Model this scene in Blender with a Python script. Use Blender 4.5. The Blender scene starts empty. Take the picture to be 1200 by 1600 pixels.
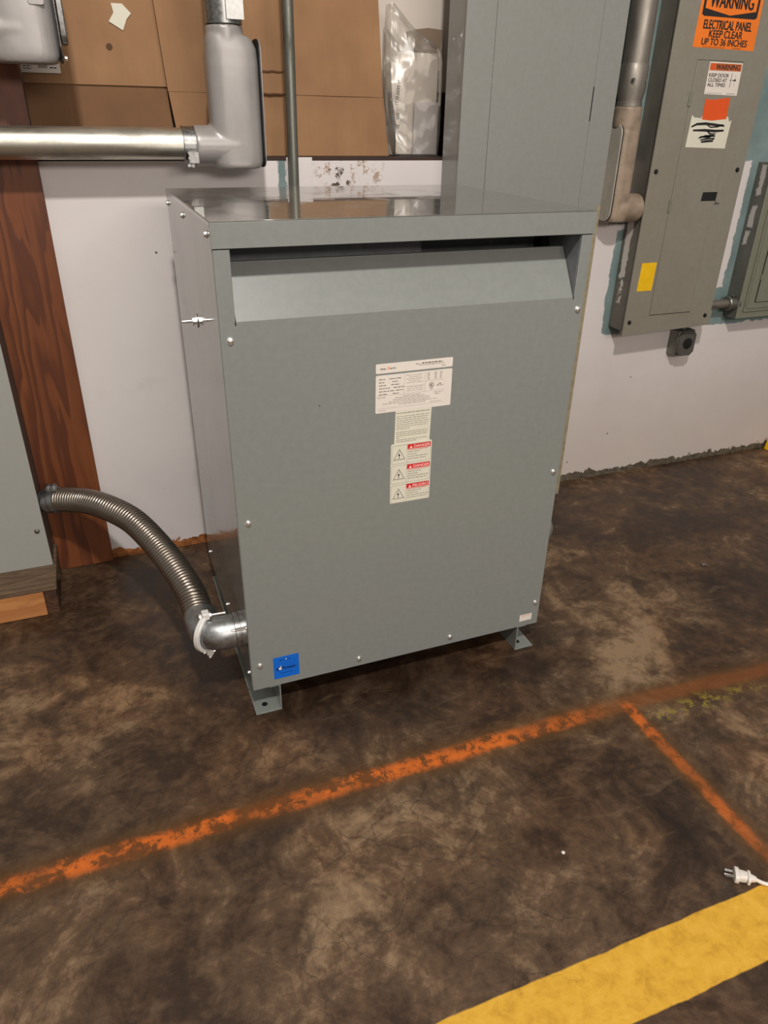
import bpy, bmesh, math, random
from math import sin, cos, pi, radians
from mathutils import Vector, Matrix, noise as mnoise
random.seed(7)
SC = bpy.context.scene
COL = SC.collection

# ------------------------------------------------------------------ camera, light, exposure
cd = bpy.data.cameras.new('camera'); cam = bpy.data.objects.new('camera', cd); COL.objects.link(cam)
yaw, pitch, roll = 0.3769, -0.4992, 0.0180
f_ = Vector((sin(yaw)*cos(pitch), cos(yaw)*cos(pitch), sin(pitch)))
r0 = Vector((cos(yaw), -sin(yaw), 0)); u0 = r0.cross(f_)
rr = cos(roll)*r0 + sin(roll)*u0; uu = -sin(roll)*r0 + cos(roll)*u0
mw = Matrix((rr, uu, -f_)).transposed().to_4x4(); mw.translation = Vector((-0.2198, -1.4854, 1.4376))
cam.matrix_world = mw
cd.sensor_fit = 'HORIZONTAL'; cd.sensor_width = 36; cd.lens = 1127.84*36/1200; cd.clip_start = .05
SC.camera = cam
SC.view_settings.view_transform = 'Standard'; SC.view_settings.look = 'None'
SC.view_settings.exposure = 0.0; SC.view_settings.gamma = 1; SC.view_settings.use_curve_mapping = False

world = bpy.data.worlds.new('world'); SC.world = world; world.use_nodes = True
bgn = world.node_tree.nodes['Background']
bgn.inputs[0].default_value = (1.0, 0.93, 0.85, 1); bgn.inputs[1].default_value = 0.33

def area(name, loc, target, size, power, col, sy=None):
    l = bpy.data.lights.new(name, 'AREA'); l.energy = power; l.color = col; l.size = size
    if sy: l.shape = 'RECTANGLE'; l.size_y = sy
    o = bpy.data.objects.new(name, l); COL.objects.link(o); o.location = loc
    o.rotation_euler = (Vector(target)-Vector(loc)).to_track_quat('-Z', 'Y').to_euler(); return o
area('key_lamp', (-0.25, -2.5, 4.25), (0.5, 0.5, 0.9), 0.20, 138, (1.0, 0.955, 0.90))
area('far_fill_lamp', (0.9, -4.6, 2.6), (0.6, 0.9, 0.8), 2.6, 85, (1.0, 0.92, 0.84), 0.6)  # unseen soft fill added behind the camera to ease the hood contrast

# ------------------------------------------------------------------ material helpers
def srgb(r, g, b):
    t = lambda c: (c/255/12.92) if c/255 <= .04045 else ((c/255+.055)/1.055)**2.4
    return (t(r), t(g), t(b), 1)
class NT:
    def __init__(s, name):
        s.m = bpy.data.materials.new(name); s.m.use_nodes = True; s.t = s.m.node_tree
        s.b = s.t.nodes['Principled BSDF']; s._pos = None
    def n(s, typ, **k):
        n = s.t.nodes.new(typ)
        for a, v in k.items(): setattr(n, a, v)
        return n
    def set(s, sock, v):
        if hasattr(v, 'is_output') or isinstance(v, bpy.types.NodeSocket): s.t.links.new(v, sock)
        else: sock.default_value = v
    def pos(s):
        if s._pos is None: s._pos = s.n('ShaderNodeNewGeometry').outputs['Position']
        return s._pos
    def xyz(s, v=None):
        n = s.n('ShaderNodeSeparateXYZ'); s.set(n.inputs[0], v or s.pos()); return n.outputs
    def math(s, op, a, b=0.0, c=None, clamp=False):
        n = s.n('ShaderNodeMath', operation=op, use_clamp=clamp); s.set(n.inputs[0], a); s.set(n.inputs[1], b)
        if c is not None: s.set(n.inputs[2], c)
        return n.outputs[0]
    def noise(s, scale, detail=4, rough=.55, dist=0, vec=None, stretch=None):
        n = s.n('ShaderNodeTexNoise'); v = vec or s.pos()
        if stretch:
            m = s.n('ShaderNodeMapping'); s.set(m.inputs[0], v); m.inputs[3].default_value = stretch; v = m.outputs[0]
        s.set(n.inputs['Vector'], v); n.inputs['Scale'].default_value = scale; n.inputs['Detail'].default_value = detail
        n.inputs['Roughness'].default_value = rough; n.inputs['Distortion'].default_value = dist
        return n.outputs[0]
    def ramp(s, v, stops):
        n = s.n('ShaderNodeValToRGB'); s.set(n.inputs[0], v); e = n.color_ramp.elements
        while len(e) < len(stops): e.new(.5)
        for i, (p, c) in enumerate(stops): e[i].position = p; e[i].color = c if len(c) == 4 else (*c, 1)
        return n.outputs[0]
    def smooth(s, v, lo, hi, a=0.0, b=1.0):
        n = s.n('ShaderNodeMapRange', interpolation_type='SMOOTHSTEP'); s.set(n.inputs[0], v)
        n.inputs[1].default_value = lo; n.inputs[2].default_value = hi; n.inputs[3].default_value = a; n.inputs[4].default_value = b
        return n.outputs[0]
    def mix(s, f, a, b, mode='MIX'):
        n = s.n('ShaderNodeMix', data_type='RGBA', blend_type=mode); s.set(n.inputs[0], f); s.set(n.inputs[6], a); s.set(n.inputs[7], b)
        return n.outputs[2]
    def bump(s, h, strength=.3, dist=.01):
        n = s.n('ShaderNodeBump'); s.set(n.inputs['Height'], h); n.inputs['Strength'].default_value = strength; n.inputs['Distance'].default_value = dist
        s.t.links.new(n.outputs[0], s.b.inputs['Normal'])
    def out(s, col=None, rough=None, metal=None):
        if col is not None: s.set(s.b.inputs['Base Color'], col)
        if rough is not None: s.set(s.b.inputs['Roughness'], rough)
        if metal is not None: s.set(s.b.inputs['Metallic'], metal)
        return s.m
def simple(name, col, rough=.5, metal=0, var=.12, scale=30, bump=0):
    t = NT(name); nz = t.noise(scale, 4)
    dark = tuple(c*(1-var) for c in col[:3])+(1,); light = tuple(min(1, c*(1+var)) for c in col[:3])+(1,)
    c = t.ramp(nz, [(.35, dark), (.65, light)])
    if bump: t.bump(nz, bump, .003)
    return t.out(c, t.smooth(nz, .3, .7, rough*.85, min(1, rough*1.15)), metal)

M = {}
# grey enamel with thin smudges
def enamel(name, col, r0_, r1_, dust=.0, dcol=(0.30, 0.25, 0.2, 1), coat=0):
    t = NT(name); n1 = t.noise(3.0, 6, .6, .6); n2 = t.noise(60, 3)
    c = t.mix(t.smooth(n2, .3, .7, 0, .05), col, (0.5, 0.5, 0.48, 1))
    if dust: c = t.mix(t.smooth(n1, .48, .66, 0, dust), c, dcol)
    t.bump(t.noise(180, 2), .015, .001)
    if coat:
        t.b.inputs['Coat Weight'].default_value = coat; t.b.inputs['Coat IOR'].default_value = 1.55
        sw = t.noise(5, 6, .6, 2.5, None, (1, 1, .35)); t.set(t.b.inputs['Coat Roughness'], t.smooth(sw, .45, .62, .03, .13))
    return t.out(c, t.smooth(n1, .42, .68, r0_, r1_))
M['enamel'] = enamel('grey_enamel', srgb(122, 127, 122), .4, .5, coat=.9)
M['satin'] = enamel('grey_satin_front', srgb(127, 130, 126), .33, .42)
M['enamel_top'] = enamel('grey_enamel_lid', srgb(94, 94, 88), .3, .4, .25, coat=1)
M['enamel_in'] = simple('grey_enamel_inside', srgb(112, 114, 118), .5)
M['panelgrey'] = enamel('panelboard_grey', srgb(134, 134, 129), .4, .5, coat=.5)
M['oldgrey'] = enamel('old_panel_grey', srgb(132, 127, 114), .40, .55, .25, srgb(120, 108, 92))
M['oldgrey2'] = enamel('dark_old_panel_grey', srgb(120, 120, 104), .45, .6, .2, srgb(90, 86, 74))
M['leftgrey'] = enamel('left_cabinet_grey', srgb(156, 156, 150), .35, .5, .1)
M['dark_steel'] = simple('dark_side_steel', srgb(82, 78, 74), .45)
M['tan_edge'] = simple('tan_edge', srgb(150, 138, 112), .5)
M['black'] = simple('black_plastic', (.006, .006, .006, 1), .5)
M['ink'] = simple('black_ink', (.012, .011, .011, 1), .6, var=.02)
M['greyink'] = simple('grey_print', srgb(128, 120, 112), .6, var=.02)
M['zinc'] = simple('zinc_screw', (.88, .88, .86, 1), .38, 1, .1, 200)
M['darkzinc'] = simple('dark_zinc', (.30, .30, .29, 1), .35, 1, .2, 90)
M['castzinc'] = simple('cast_zinc', (.36, .37, .37, 1), .40, 1, .15, 60, .1)
M['white_metal'] = simple('bright_cast_strap', (.85, .83, .8, 1), .4, .3, .05, 60)
M['castalu'] = simple('painted_cast_aluminium', srgb(156, 151, 148), .36, .25, .05, 12, .02)
M['castalu2'] = simple('dusty_cast_aluminium', srgb(150, 132, 114), .5, .15, .16, 25, .08)
M['bright_cover'] = simple('bright_cover_plate', srgb(196, 188, 174), .4, .2, .06, 30)
M['white_label'] = simple('white_label', srgb(226, 216, 206), .45, var=.02)
M['cream_label'] = simple('cream_label', srgb(218, 213, 195), .5, var=.02)
M['red'] = simple('red_print', srgb(205, 30, 35), .5, var=.03)
M['pink'] = simple('pale_red_lettering', srgb(250, 190, 180), .5, var=.02)
M['blue'] = simple('blue_sticker', srgb(0, 100, 205), .4, var=.05)
M['navy'] = simple('navy_print', srgb(5, 35, 80), .4, var=.02)
M['orange'] = simple('orange_sign', srgb(240, 122, 30), .5, var=.05, scale=8)
M['redorange'] = simple('red_orange_label', srgb(222, 82, 20), .6, var=.05, scale=8)
M['brownorange'] = simple('faded_orange_header', srgb(196, 100, 52), .6, var=.1)
M['yellow'] = simple('yellow_label', srgb(236, 186, 8), .5, var=.04)
M['palebolt'] = simple('orange_flash_print', srgb(240, 150, 110), .5, var=.03)
M['whiteplastic'] = simple('white_plastic', srgb(222, 214, 206), .4, var=.04)
M['paper'] = simple('white_paper', srgb(220, 210, 200), .8, var=.03)
M['paper2'] = simple('bluish_paper', srgb(196, 190, 190), .8, var=.03)
M['brownboard'] = simple('brown_hardboard', srgb(128, 108, 88), .7, var=.12, scale=8)

def steel(name, col, rough, sc=(1, 1, 1), stain=(.12, .10, .07, 1), amt=.5, metal=1):
    t = NT(name); a = t.noise(14, 5, .65, 0, None, sc); b = t.noise(90, 3, .5, 0, None, sc)
    c = t.mix(t.smooth(a, .45, .7, 0, amt), col, stain)
    t.bump(b, .05, .001)
    return t.out(c, t.smooth(a, .3, .7, rough*.8, rough*1.5), metal)
M['galv'] = steel('galvanised_steel', (.60, .57, .50, 1), .36, (.35, 1, 1))
M['galv_v'] = steel('galvanised_steel_dusty', (.30, .27, .235, 1), .52, (1, 1, .3), (.14, .11, .085, 1), .6, .85)
M['darkpipe'] = steel('weathered_steel_pipe', (.21, .21, .18, 1), .42, (1, 1, .3), (.05, .05, .04, 1), .7, .75)
M['flex'] = steel('flexible_steel', (.27, .235, .20, 1), .30, (1, 1, 1), (.14, .11, .08, 1), .3)
M['flexgrey'] = simple('grey_flexible_jacket', srgb(120, 122, 118), .35, .3)

# cardboard
t = NT('cardboard'); a = t.noise(5, 5); s_ = t.noise(40, 2, .5, 0, None, (1, 1, .1))
c = t.ramp(a, [(.3, srgb(140, 103, 70)), (.7, srgb(160, 121, 85))]); c = t.mix(t.smooth(s_, .3, .7, 0, .12), c, srgb(122, 84, 50))
M['card'] = t.out(c, .8)
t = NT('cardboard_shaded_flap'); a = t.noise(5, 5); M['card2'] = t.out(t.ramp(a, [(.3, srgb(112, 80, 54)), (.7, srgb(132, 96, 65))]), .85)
M['cardedge'] = simple('cardboard_fluting', srgb(92, 60, 36), .9)
# wood
def wood(name, c1, c2, c3, stretch, scale, rough=.5, axis=0, rings=16):
    t = NT(name); p = t.n('ShaderNodeMapping'); t.set(p.inputs[0], t.pos()); p.inputs[3].default_value = stretch
    X = t.xyz()[axis]; nz = t.noise(scale, 4, .5, .4, p.outputs[0])
    w = t.math('FRACT', t.math('MULTIPLY', t.math('ADD', t.math('MULTIPLY', X, 1.5), t.math('MULTIPLY', nz, 1.1)), rings))
    w = t.math('MULTIPLY', t.smooth(w, .15, .8), t.smooth(w, .86, 1.0, 1, 0))
    fine = t.noise(70, 3, .6, 0, p.outputs[0]); tone = t.noise(3, 3, .5, 0, p.outputs[0])
    c = t.mix(w, c1, c2); c = t.mix(t.smooth(fine, .45, .75, 0, .45), c, c3); c = t.mix(t.smooth(tone, .4, .7, 0, .5), c, c3)
    t.bump(w, .05, .001); return t.out(c, rough)
M['plywood'] = wood('stained_plywood', srgb(132, 74, 36), srgb(84, 42, 22), srgb(92, 46, 22), (1, 1, .14), 3.6, .5, 0, 13)
M['lumber'] = wood('rough_lumber', srgb(190, 130, 76), srgb(174, 112, 62), srgb(158, 98, 54), (.3, 1, 1), 5, .75, 2, 6)
M['lumber_dark'] = wood('weathered_lumber', srgb(112, 90, 68), srgb(92, 72, 54), srgb(60, 44, 32), (.3, 1, 1), 5, .8, 1)
M['lumber_stain'] = wood('stained_lumber_block', srgb(96, 62, 36), srgb(70, 40, 22), srgb(44, 26, 16), (1, .3, 1), 6, .8)
M['darkwood'] = simple('dark_brown_wood', srgb(52, 34, 26), .7, var=.3, scale=20)
# clear plastic
t = NT('clear_plastic_bag')
tr = t.n('ShaderNodeBsdfTransparent'); tr.inputs[0].default_value = (.93, .92, .90, 1)
gl = t.n('ShaderNodeBsdfGlossy'); gl.inputs['Roughness'].default_value = .2; gl.inputs[0].default_value = (1, 1, 1, 1)
df = t.n('ShaderNodeBsdfDiffuse'); df.inputs[0].default_value = (.75, .7, .64, 1)
lw = t.n('ShaderNodeLayerWeight'); lw.inputs[0].default_value = .35
m1 = t.n('ShaderNodeMixShader'); m1.inputs[0].default_value = .09; t.t.links.new(tr.outputs[0], m1.inputs[1]); t.t.links.new(df.outputs[0], m1.inputs[2])
m2 = t.n('ShaderNodeMixShader'); t.set(m2.inputs[0], t.math('MULTIPLY_ADD', lw.outputs['Fresnel'], .6, .055, True))
t.t.links.new(m1.outputs[0], m2.inputs[1]); t.t.links.new(gl.outputs[0], m2.inputs[2])
t.t.links.new(m2.outputs[0], t.t.nodes['Material Output'].inputs[0]); M['bag'] = t.m

# painted wall: white over old teal, worn edges, exposed base
def boxmask(t, X, Z, nz, x0, x1, z0, z1, soft=.004, amp=.02):
    n = t.math('MULTIPLY', t.math('SUBTRACT', nz, .5), amp*2)
    dx = t.math('SUBTRACT', t.math('ABSOLUTE', t.math('SUBTRACT', X, (x0+x1)/2)), (x1-x0)/2)
    dz = t.math('SUBTRACT', t.math('ABSOLUTE', t.math('SUBTRACT', Z, (z0+z1)/2)), (z1-z0)/2)
    d = t.math('ADD', t.math('MAXIMUM', dx, dz), n)
    return t.smooth(d, -soft, soft, 1, 0)
def wallmat():
    t = NT('painted_wall'); X, Y, Z = t.xyz()
    big = t.noise(1.6, 5, .6); mid = t.noise(7, 6, .6); fine = t.noise(45, 5, .65); edge = t.noise(16, 5, .65)
    c = t.ramp(big, [(.3, srgb(214, 206, 205)), (.7, srgb(224, 217, 214))])
    c = t.mix(t.smooth(mid, .58, .8, 0, .35), c, srgb(196, 186, 176))
    # right stretch turns browner towards the floor
    c = t.mix(t.math('MULTIPLY', t.smooth(X, .9, 1.6, 0, .55), t.smooth(t.math('ADD', Z, t.math('MULTIPLY', mid, .3)), .2, .95, 1, 0)), c, srgb(184, 166, 152))
    vor = t.n('ShaderNodeTexVoronoi'); t.set(vor.inputs['Vector'], t.pos()); vor.inputs['Scale'].default_value = 11
    c = t.mix(t.math('MULTIPLY', t.smooth(vor.outputs['Distance'], .03, .05, 1, 0), t.smooth(mid, .5, .55)), c, srgb(90, 80, 72))
    teal = t.ramp(mid, [(.3, srgb(104, 124, 124)), (.7, srgb(130, 148, 147))])
    msk = None
    for b in [(1.703, 1.80, .662, 1.07), (1.66, 1.80, 1.095, 1.14), (2.302, 2.7, .668, 2.0), (2.15, 2.7, .662, .82), (.374, .396, 1.20, 1.33), (1.46, 3.5, 1.312, 3.0)]:
        k = boxmask(t, X, Z, edge, *b, soft=.003, amp=.022)
        msk = k if msk is None else t.math('MAXIMUM', msk, k)
    up = t.math('GREATER_THAN', Z, 1.325); lf = t.math('LESS_THAN', Y, 1.1)
    c = t.mix(msk, c, teal)
    c = t.mix(t.math('MULTIPLY', t.math('GREATER_THAN', Y, 1.1), .6), c, srgb(196, 180, 160))
    # chipped, rust stained patch on the ledge front
    rp = t.math('MULTIPLY', boxmask(t, X, Z, edge, .49, .72, 1.25, 1.33, .02, .05), t.smooth(fine, .5, .6))
    c = t.mix(t.math('MULTIPLY', rp, .75), c, srgb(150, 112, 72))
    rp2 = t.math('MULTIPLY', boxmask(t, X, Z, edge, .555, .60, 1.25, 1.33, .01, .05), t.smooth(fine, .5, .56))
    c = t.mix(rp2, c, srgb(60, 44, 30))
    # bare base strip
    lim = t.math('ADD', t.math('MULTIPLY', edge, .09), -.014)
    base = t.smooth(t.math('SUBTRACT', Z, lim), -.002, .002, 1, 0)
    bc = t.mix(t.smooth(X, .3, .5), t.ramp(fine, [(.35, srgb(120, 68, 30)), (.62, srgb(178, 112, 60))]), t.ramp(fine, [(.35, srgb(70, 62, 50)), (.65, srgb(108, 98, 82))]))
    c = t.mix(base, c, bc)
    t.bump(t.math('ADD', mid, t.math('MULTIPLY', msk, -.6)), .15, .006)
    return t.out(c, .55)
M['wall'] = wallmat()

def floormat():
    t = NT('stained_concrete'); X, Y, Z = t.xyz()
    a = t.noise(1.3, 8, .62, .5); b = t.noise(5.5, 8, .68, .8); c_ = t.noise(26, 6, .7, .3); d = t.noise(120, 4, .7)
    h = t.math('ADD', t.math('MULTIPLY', a, .45), t.math('ADD', t.math('MULTIPLY', b, .36), t.math('MULTIPLY', c_, .19)))
    c = t.ramp(h, [(.39, srgb(34, 23, 15)), (.46, srgb(57, 40, 27)), (.53, srgb(90, 68, 48)), (.60, srgb(140, 114, 86))])
    warm = t.noise(2.1, 4); c = t.mix(t.smooth(warm, .45, .65, 0, .4), c, t.mix(1.0, c, srgb(255, 222, 184), 'MULTIPLY'))
    # scattered oil stains
    st = t.smooth(t.noise(2.6, 5, .6, 1.0, None, (.7, 1, 1)), .55, .68, 0, .65); c = t.mix(st, c, srgb(36, 25, 18))
    ox = t.math('MULTIPLY', t.math('SUBTRACT', X, .40), 1.5); oy = t.math('SUBTRACT', Y, -.02)  # separate soft dark oval along the transformer's front edge
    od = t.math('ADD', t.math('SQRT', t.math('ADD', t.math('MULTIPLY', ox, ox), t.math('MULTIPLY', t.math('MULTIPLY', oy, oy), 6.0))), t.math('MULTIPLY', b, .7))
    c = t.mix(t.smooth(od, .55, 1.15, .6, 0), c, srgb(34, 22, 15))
    sc_ = t.noise(22, 4, .6, .8, None, (.35, 1.4, 1)); c = t.mix(t.smooth(sc_, .58, .74, 0, .18), c, srgb(134, 112, 86))
    dk = t.noise(9, 6, .7, .6); c = t.mix(t.smooth(dk, .55, .66, 0, .5), c, srgb(34, 25, 17))
    # hairline cracks
    vor = t.n('ShaderNodeTexVoronoi', feature='DISTANCE_TO_EDGE')
    dv = t.n('ShaderNodeVectorMath', operation='MULTIPLY_ADD'); nn = t.n('ShaderNodeTexNoise'); t.set(nn.inputs['Vector'], t.pos()); nn.inputs['Scale'].default_value = 6; nn.inputs['Detail'].default_value = 6
    t.t.links.new(nn.outputs['Color'], dv.inputs[0]); dv.inputs[1].default_value = (.22, .22, 0); t.set(dv.inputs[2], t.pos())
    t.t.links.new(dv.outputs[0], vor.inputs['Vector']); vor.inputs['Scale'].default_value = 7
    cr = t.math('MULTIPLY', t.smooth(vor.outputs['Distance'], 0, .018, 1, 0), t.math('MULTIPLY', t.smooth(a, .46, .56, 0, .4), t.smooth(X, .5, 1.0, 1, .2)))
    c = t.mix(cr, c, srgb(26, 18, 13))
    # orange sprayed lines (worn) with a darker overspray fringe
    def line(u, v, c0, hw, u0, u1, wear0, wear1):
        wob = t.math('MULTIPLY', t.math('SUBTRACT', b, .5), .035)
        dd = t.math('ABSOLUTE', t.math('ADD', t.math('SUBTRACT', v, c0), wob))
        m_ = t.math('MULTIPLY', t.smooth(dd, hw*.35, hw*1.2, .92, 0), t.math('MULTIPLY', t.smooth(u, u0-.02, u0+.02), t.smooth(u, u1-.05, u1+.05, 1, 0)))
        soft = t.math('MULTIPLY', t.smooth(dd, hw*.5, hw*2.6, .85, 0), t.math('MULTIPLY', t.smooth(u, u0-.04, u0+.02), t.smooth(u, u1-.05, u1+.05, 1, 0)))
        return m_, soft
    yc = t.math('ADD', -.3105, t.math('MULTIPLY', t.math('MAXIMUM', t.math('SUBTRACT', X, .95), 0), -.055))
    m1, s1 = line(X, Y, yc, .029, -6, 2.2, 0, 0)
    m2, s2 = line(t.math('MULTIPLY', Y, -1), X, t.math('ADD', .985, 0), .021, .31, .86, 0, 0)
    worn = t.smooth(t.math('ADD', t.math('MULTIPLY', c_, .6), t.math('MULTIPLY', b, .4)), .44, .53)
    worn = t.math('MULTIPLY', worn, t.smooth(t.noise(4.5, 3), .36, .52, .45, 1))
    worn2 = t.math('MULTIPLY', worn, t.smooth(X, .70, .95, 1, .15)); worn2b = t.math('MULTIPLY', worn, t.smooth(Y, -.85, -.6, .35, .85))
    oc = t.ramp(c_, [(.35, srgb(176, 84, 20)), (.65, srgb(216, 108, 30))])
    fr = t.math('MAXIMUM', s1, s2); c = t.mix(t.math('MULTIPLY', fr, .8), c, srgb(88, 56, 16))
    om = t.math('MAXIMUM', t.math('MULTIPLY', m1, t.math('MAXIMUM', worn2, .16)), t.math('MULTIPLY', m2, t.math('MAXIMUM', worn2b, .2)))
    c = t.mix(om, c, oc)
    # remains of yellow paint next to the crossing
    yb = t.math('MULTIPLY', boxmask(t, X, Y, b, 1.02, 1.42, -.405, -.365, .02, .05), t.smooth(c_, .5, .56, 0, .7))
    c = t.mix(yb, c, srgb(140, 122, 34))
    # wide yellow stripe
    ew = t.math('MULTIPLY', t.math('SUBTRACT', t.noise(9, 4), .5), .014)
    yd = t.math('ABSOLUTE', t.math('ADD', t.math('SUBTRACT', Y, -.9345), ew))
    ym = t.smooth(yd, .0615, .0655, 1, 0)
    ycol = t.ramp(c_, [(.3, srgb(186, 136, 34)), (.5, srgb(212, 162, 46)), (.7, srgb(222, 174, 62))])
    ycol = t.mix(t.smooth(d, .66, .74, 0, .55), ycol, srgb(120, 84, 26))
    c = t.mix(ym, c, ycol)
    hb = t.math('ADD', t.math('MULTIPLY', c_, .5), t.math('ADD', t.math('MULTIPLY', d, .25), t.math('MULTIPLY', cr, -.5)))
    t.bump(hb, .30, .006)
    rg = t.math('MAXIMUM', t.smooth(h, .38, .6, .34, .6), t.math('MULTIPLY', ym, .6))
    return t.out(c, rg)
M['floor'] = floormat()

# ------------------------------------------------------------------ mesh helpers
class MB:
    def __init__(s): s.v = []; s.f = []
    def add(s, vs, fs):
        o = len(s.v); s.v += [Vector(v) for v in vs]; s.f += [tuple(i+o for i in f) for f in fs]; return s
    def box(s, x0, x1, y0, y1, z0, z1):
        return s.add([(x0,y0,z0),(x1,y0,z0),(x1,y1,z0),(x0,y1,z0),(x0,y0,z1),(x1,y0,z1),(x1,y1,z1),(x0,y1,z1)],
                     [(0,3,2,1),(4,5,6,7),(0,1,5,4),(1,2,6,5),(2,3,7,6),(3,0,4,7)])
    def prism(s, pts, axis, a, b):
        # pts: 2D outline; axis: extrusion axis; remaining axes in order
        def mk(p, q):
            return {'x': (q, p[0], p[1]), 'y': (p[0], q, p[1]), 'z': (p[0], p[1], q)}[axis]
        n = len(pts); vs = [mk(p, a) for p in pts]+[mk(p, b) for p in pts]
        fs = [tuple(range(n))[::-1], tuple(range(n, 2*n))]+[(i, (i+1) % n, n+(i+1) % n, n+i) for i in range(n)]
        return s.add(vs, fs)
    def sweep(s, path, rad, n=24, cap=True, sect=None):
        path = [Vector(p) for p in path]; m = len(path)
        if not hasattr(rad, '__len__'): rad = [rad]*m
        tan = [(path[min(i+1, m-1)]-path[max(i-1, 0)]).normalized() for i in range(m)]
        ref = Vector((0, 0, 1)) if abs(tan[0].z) < .9 else Vector((1, 0, 0))
        u = tan[0].cross(ref).normalized(); vs = []; 
        for i in range(m):
            u = (u-tan[i]*u.dot(tan[i])).normalized(); w = tan[i].cross(u)
            for k in range(n):
                a = 2*pi*k/n; vs.append(path[i]+(u*cos(a)+w*sin(a))*rad[i])
        fs = [(i*n+k, i*n+(k+1) % n, (i+1)*n+(k+1) % n, (i+1)*n+k) for i in range(m-1) for k in range(n)]
        if cap: fs += [tuple(range(n))[::-1], tuple((m-1)*n+k for k in range(n))]
        return s.add(vs, fs)
    def cyl(s, p, q, r, r2=None, n=28): return s.sweep([p, q], [r, r if r2 is None else r2], n)
    def lathe(s, p, d, prof, n=28):
        p = Vector(p); d = Vector(d).normalized()
        ref = Vector((0, 0, 1)) if abs(d.z) < .9 else Vector((1, 0, 0)); u = d.cross(ref).normalized(); w = d.cross(u)
        vs = [p+d*h+(u*cos(2*pi*k/n)+w*sin(2*pi*k/n))*r for h, r in prof for k in range(n)]; m = len(prof)
        fs = [(i*n+k, i*n+(k+1) % n, (i+1)*n+(k+1) % n, (i+1)*n+k) for i in range(m-1) for k in range(n)]
        fs += [tuple(range(n))[::-1], tuple((m-1)*n+k for k in range(n))]
        return s.add(vs, fs)
    def ball(s, c, r, sc=(1, 1, 1), n=14):
        c = Vector(c); vs = []; 
        for i in range(n+1):
            th = pi*i/n
            for k in range(2*n): vs.append(c+Vector((sc[0]*r*sin(th)*cos(pi*k/n), sc[1]*r*sin(th)*sin(pi*k/n), sc[2]*r*cos(th))))
        fs = [(i*2*n+k, i*2*n+(k+1) % (2*n), (i+1)*2*n+(k+1) % (2*n), (i+1)*2*n+k) for i in range(n) for k in range(2*n)]
        return s.add(vs, fs)
    def xform(s, mtx, start=0):
        for i in range(start, len(s.v)): s.v[i] = mtx @ s.v[i]
        return s
    def build(s, name, m, parent=None, bevel=0, smooth=35, seg=2, remesh=0):
        org = WORLD.get(parent.name, Vector()) if parent else None
        me = bpy.data.meshes.new(name)
        if parent: vs = [v-org for v in s.v]; my = org
        else:
            mn = Vector((min(v.x for v in s.v), min(v.y for v in s.v), min(v.z for v in s.v))); mx = Vector((max(v.x for v in s.v), max(v.y for v in s.v), max(v.z for v in s.v)))
            my = Vector(((mn.x+mx.x)/2, (mn.y+mx.y)/2, mn.z)); vs = [v-my for v in s.v]
        me.from_pydata([tuple(v) for v in vs], [], s.f); me.validate(); 
        bm = bmesh.new(); bm.from_mesh(me); bmesh.ops.recalc_face_normals(bm, faces=bm.faces); bm.to_mesh(me); bm.free()
        me.materials.append(m)
        for p in me.polygons: p.use_smooth = True
        me.set_sharp_from_angle(angle=radians(smooth))
        o = bpy.data.objects.new(name, me); COL.objects.link(o)
        if parent: o.parent = parent; WORLD[o.name] = my
        else: o.location = my; WORLD[o.name] = my
        if bevel:
            b = o.modifiers.new('bevel', 'BEVEL'); b.width = bevel; b.segments = seg; b.limit_method = 'ANGLE'; b.angle_limit = radians(50); b.harden_normals = False
        if remesh:
            r = o.modifiers.new('remesh', 'REMESH'); r.mode = 'VOXEL'; r.voxel_size = remesh; r.use_smooth_shade = True
            q = o.modifiers.new('smooth', 'SMOOTH'); q.factor = .6; q.iterations = 6
        return o
WORLD = {}
def thing(name, label, cat, loc=(0, 0, 0), group=None):
    o = bpy.data.objects.new(name, None); COL.objects.link(o); o.location = loc; o.empty_display_size = .05
    WORLD[o.name] = Vector(loc); return tag(o, label, cat, group)
def tag(o, label, cat, group=None):
    o['label'] = label; o['category'] = cat
    if group: o['group'] = group
    return o
def lab(o, l): o['label'] = l; return o
def struct(o): o['kind'] = 'structure'; return o
def clone(o, parent, loc, rot=None):
    c = o.copy(); COL.objects.link(c); c.parent = parent
    c.location = Vector(loc)-WORLD[parent.name]
    if rot: c.rotation_euler = rot
    WORLD[c.name] = Vector(loc); return c

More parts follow.
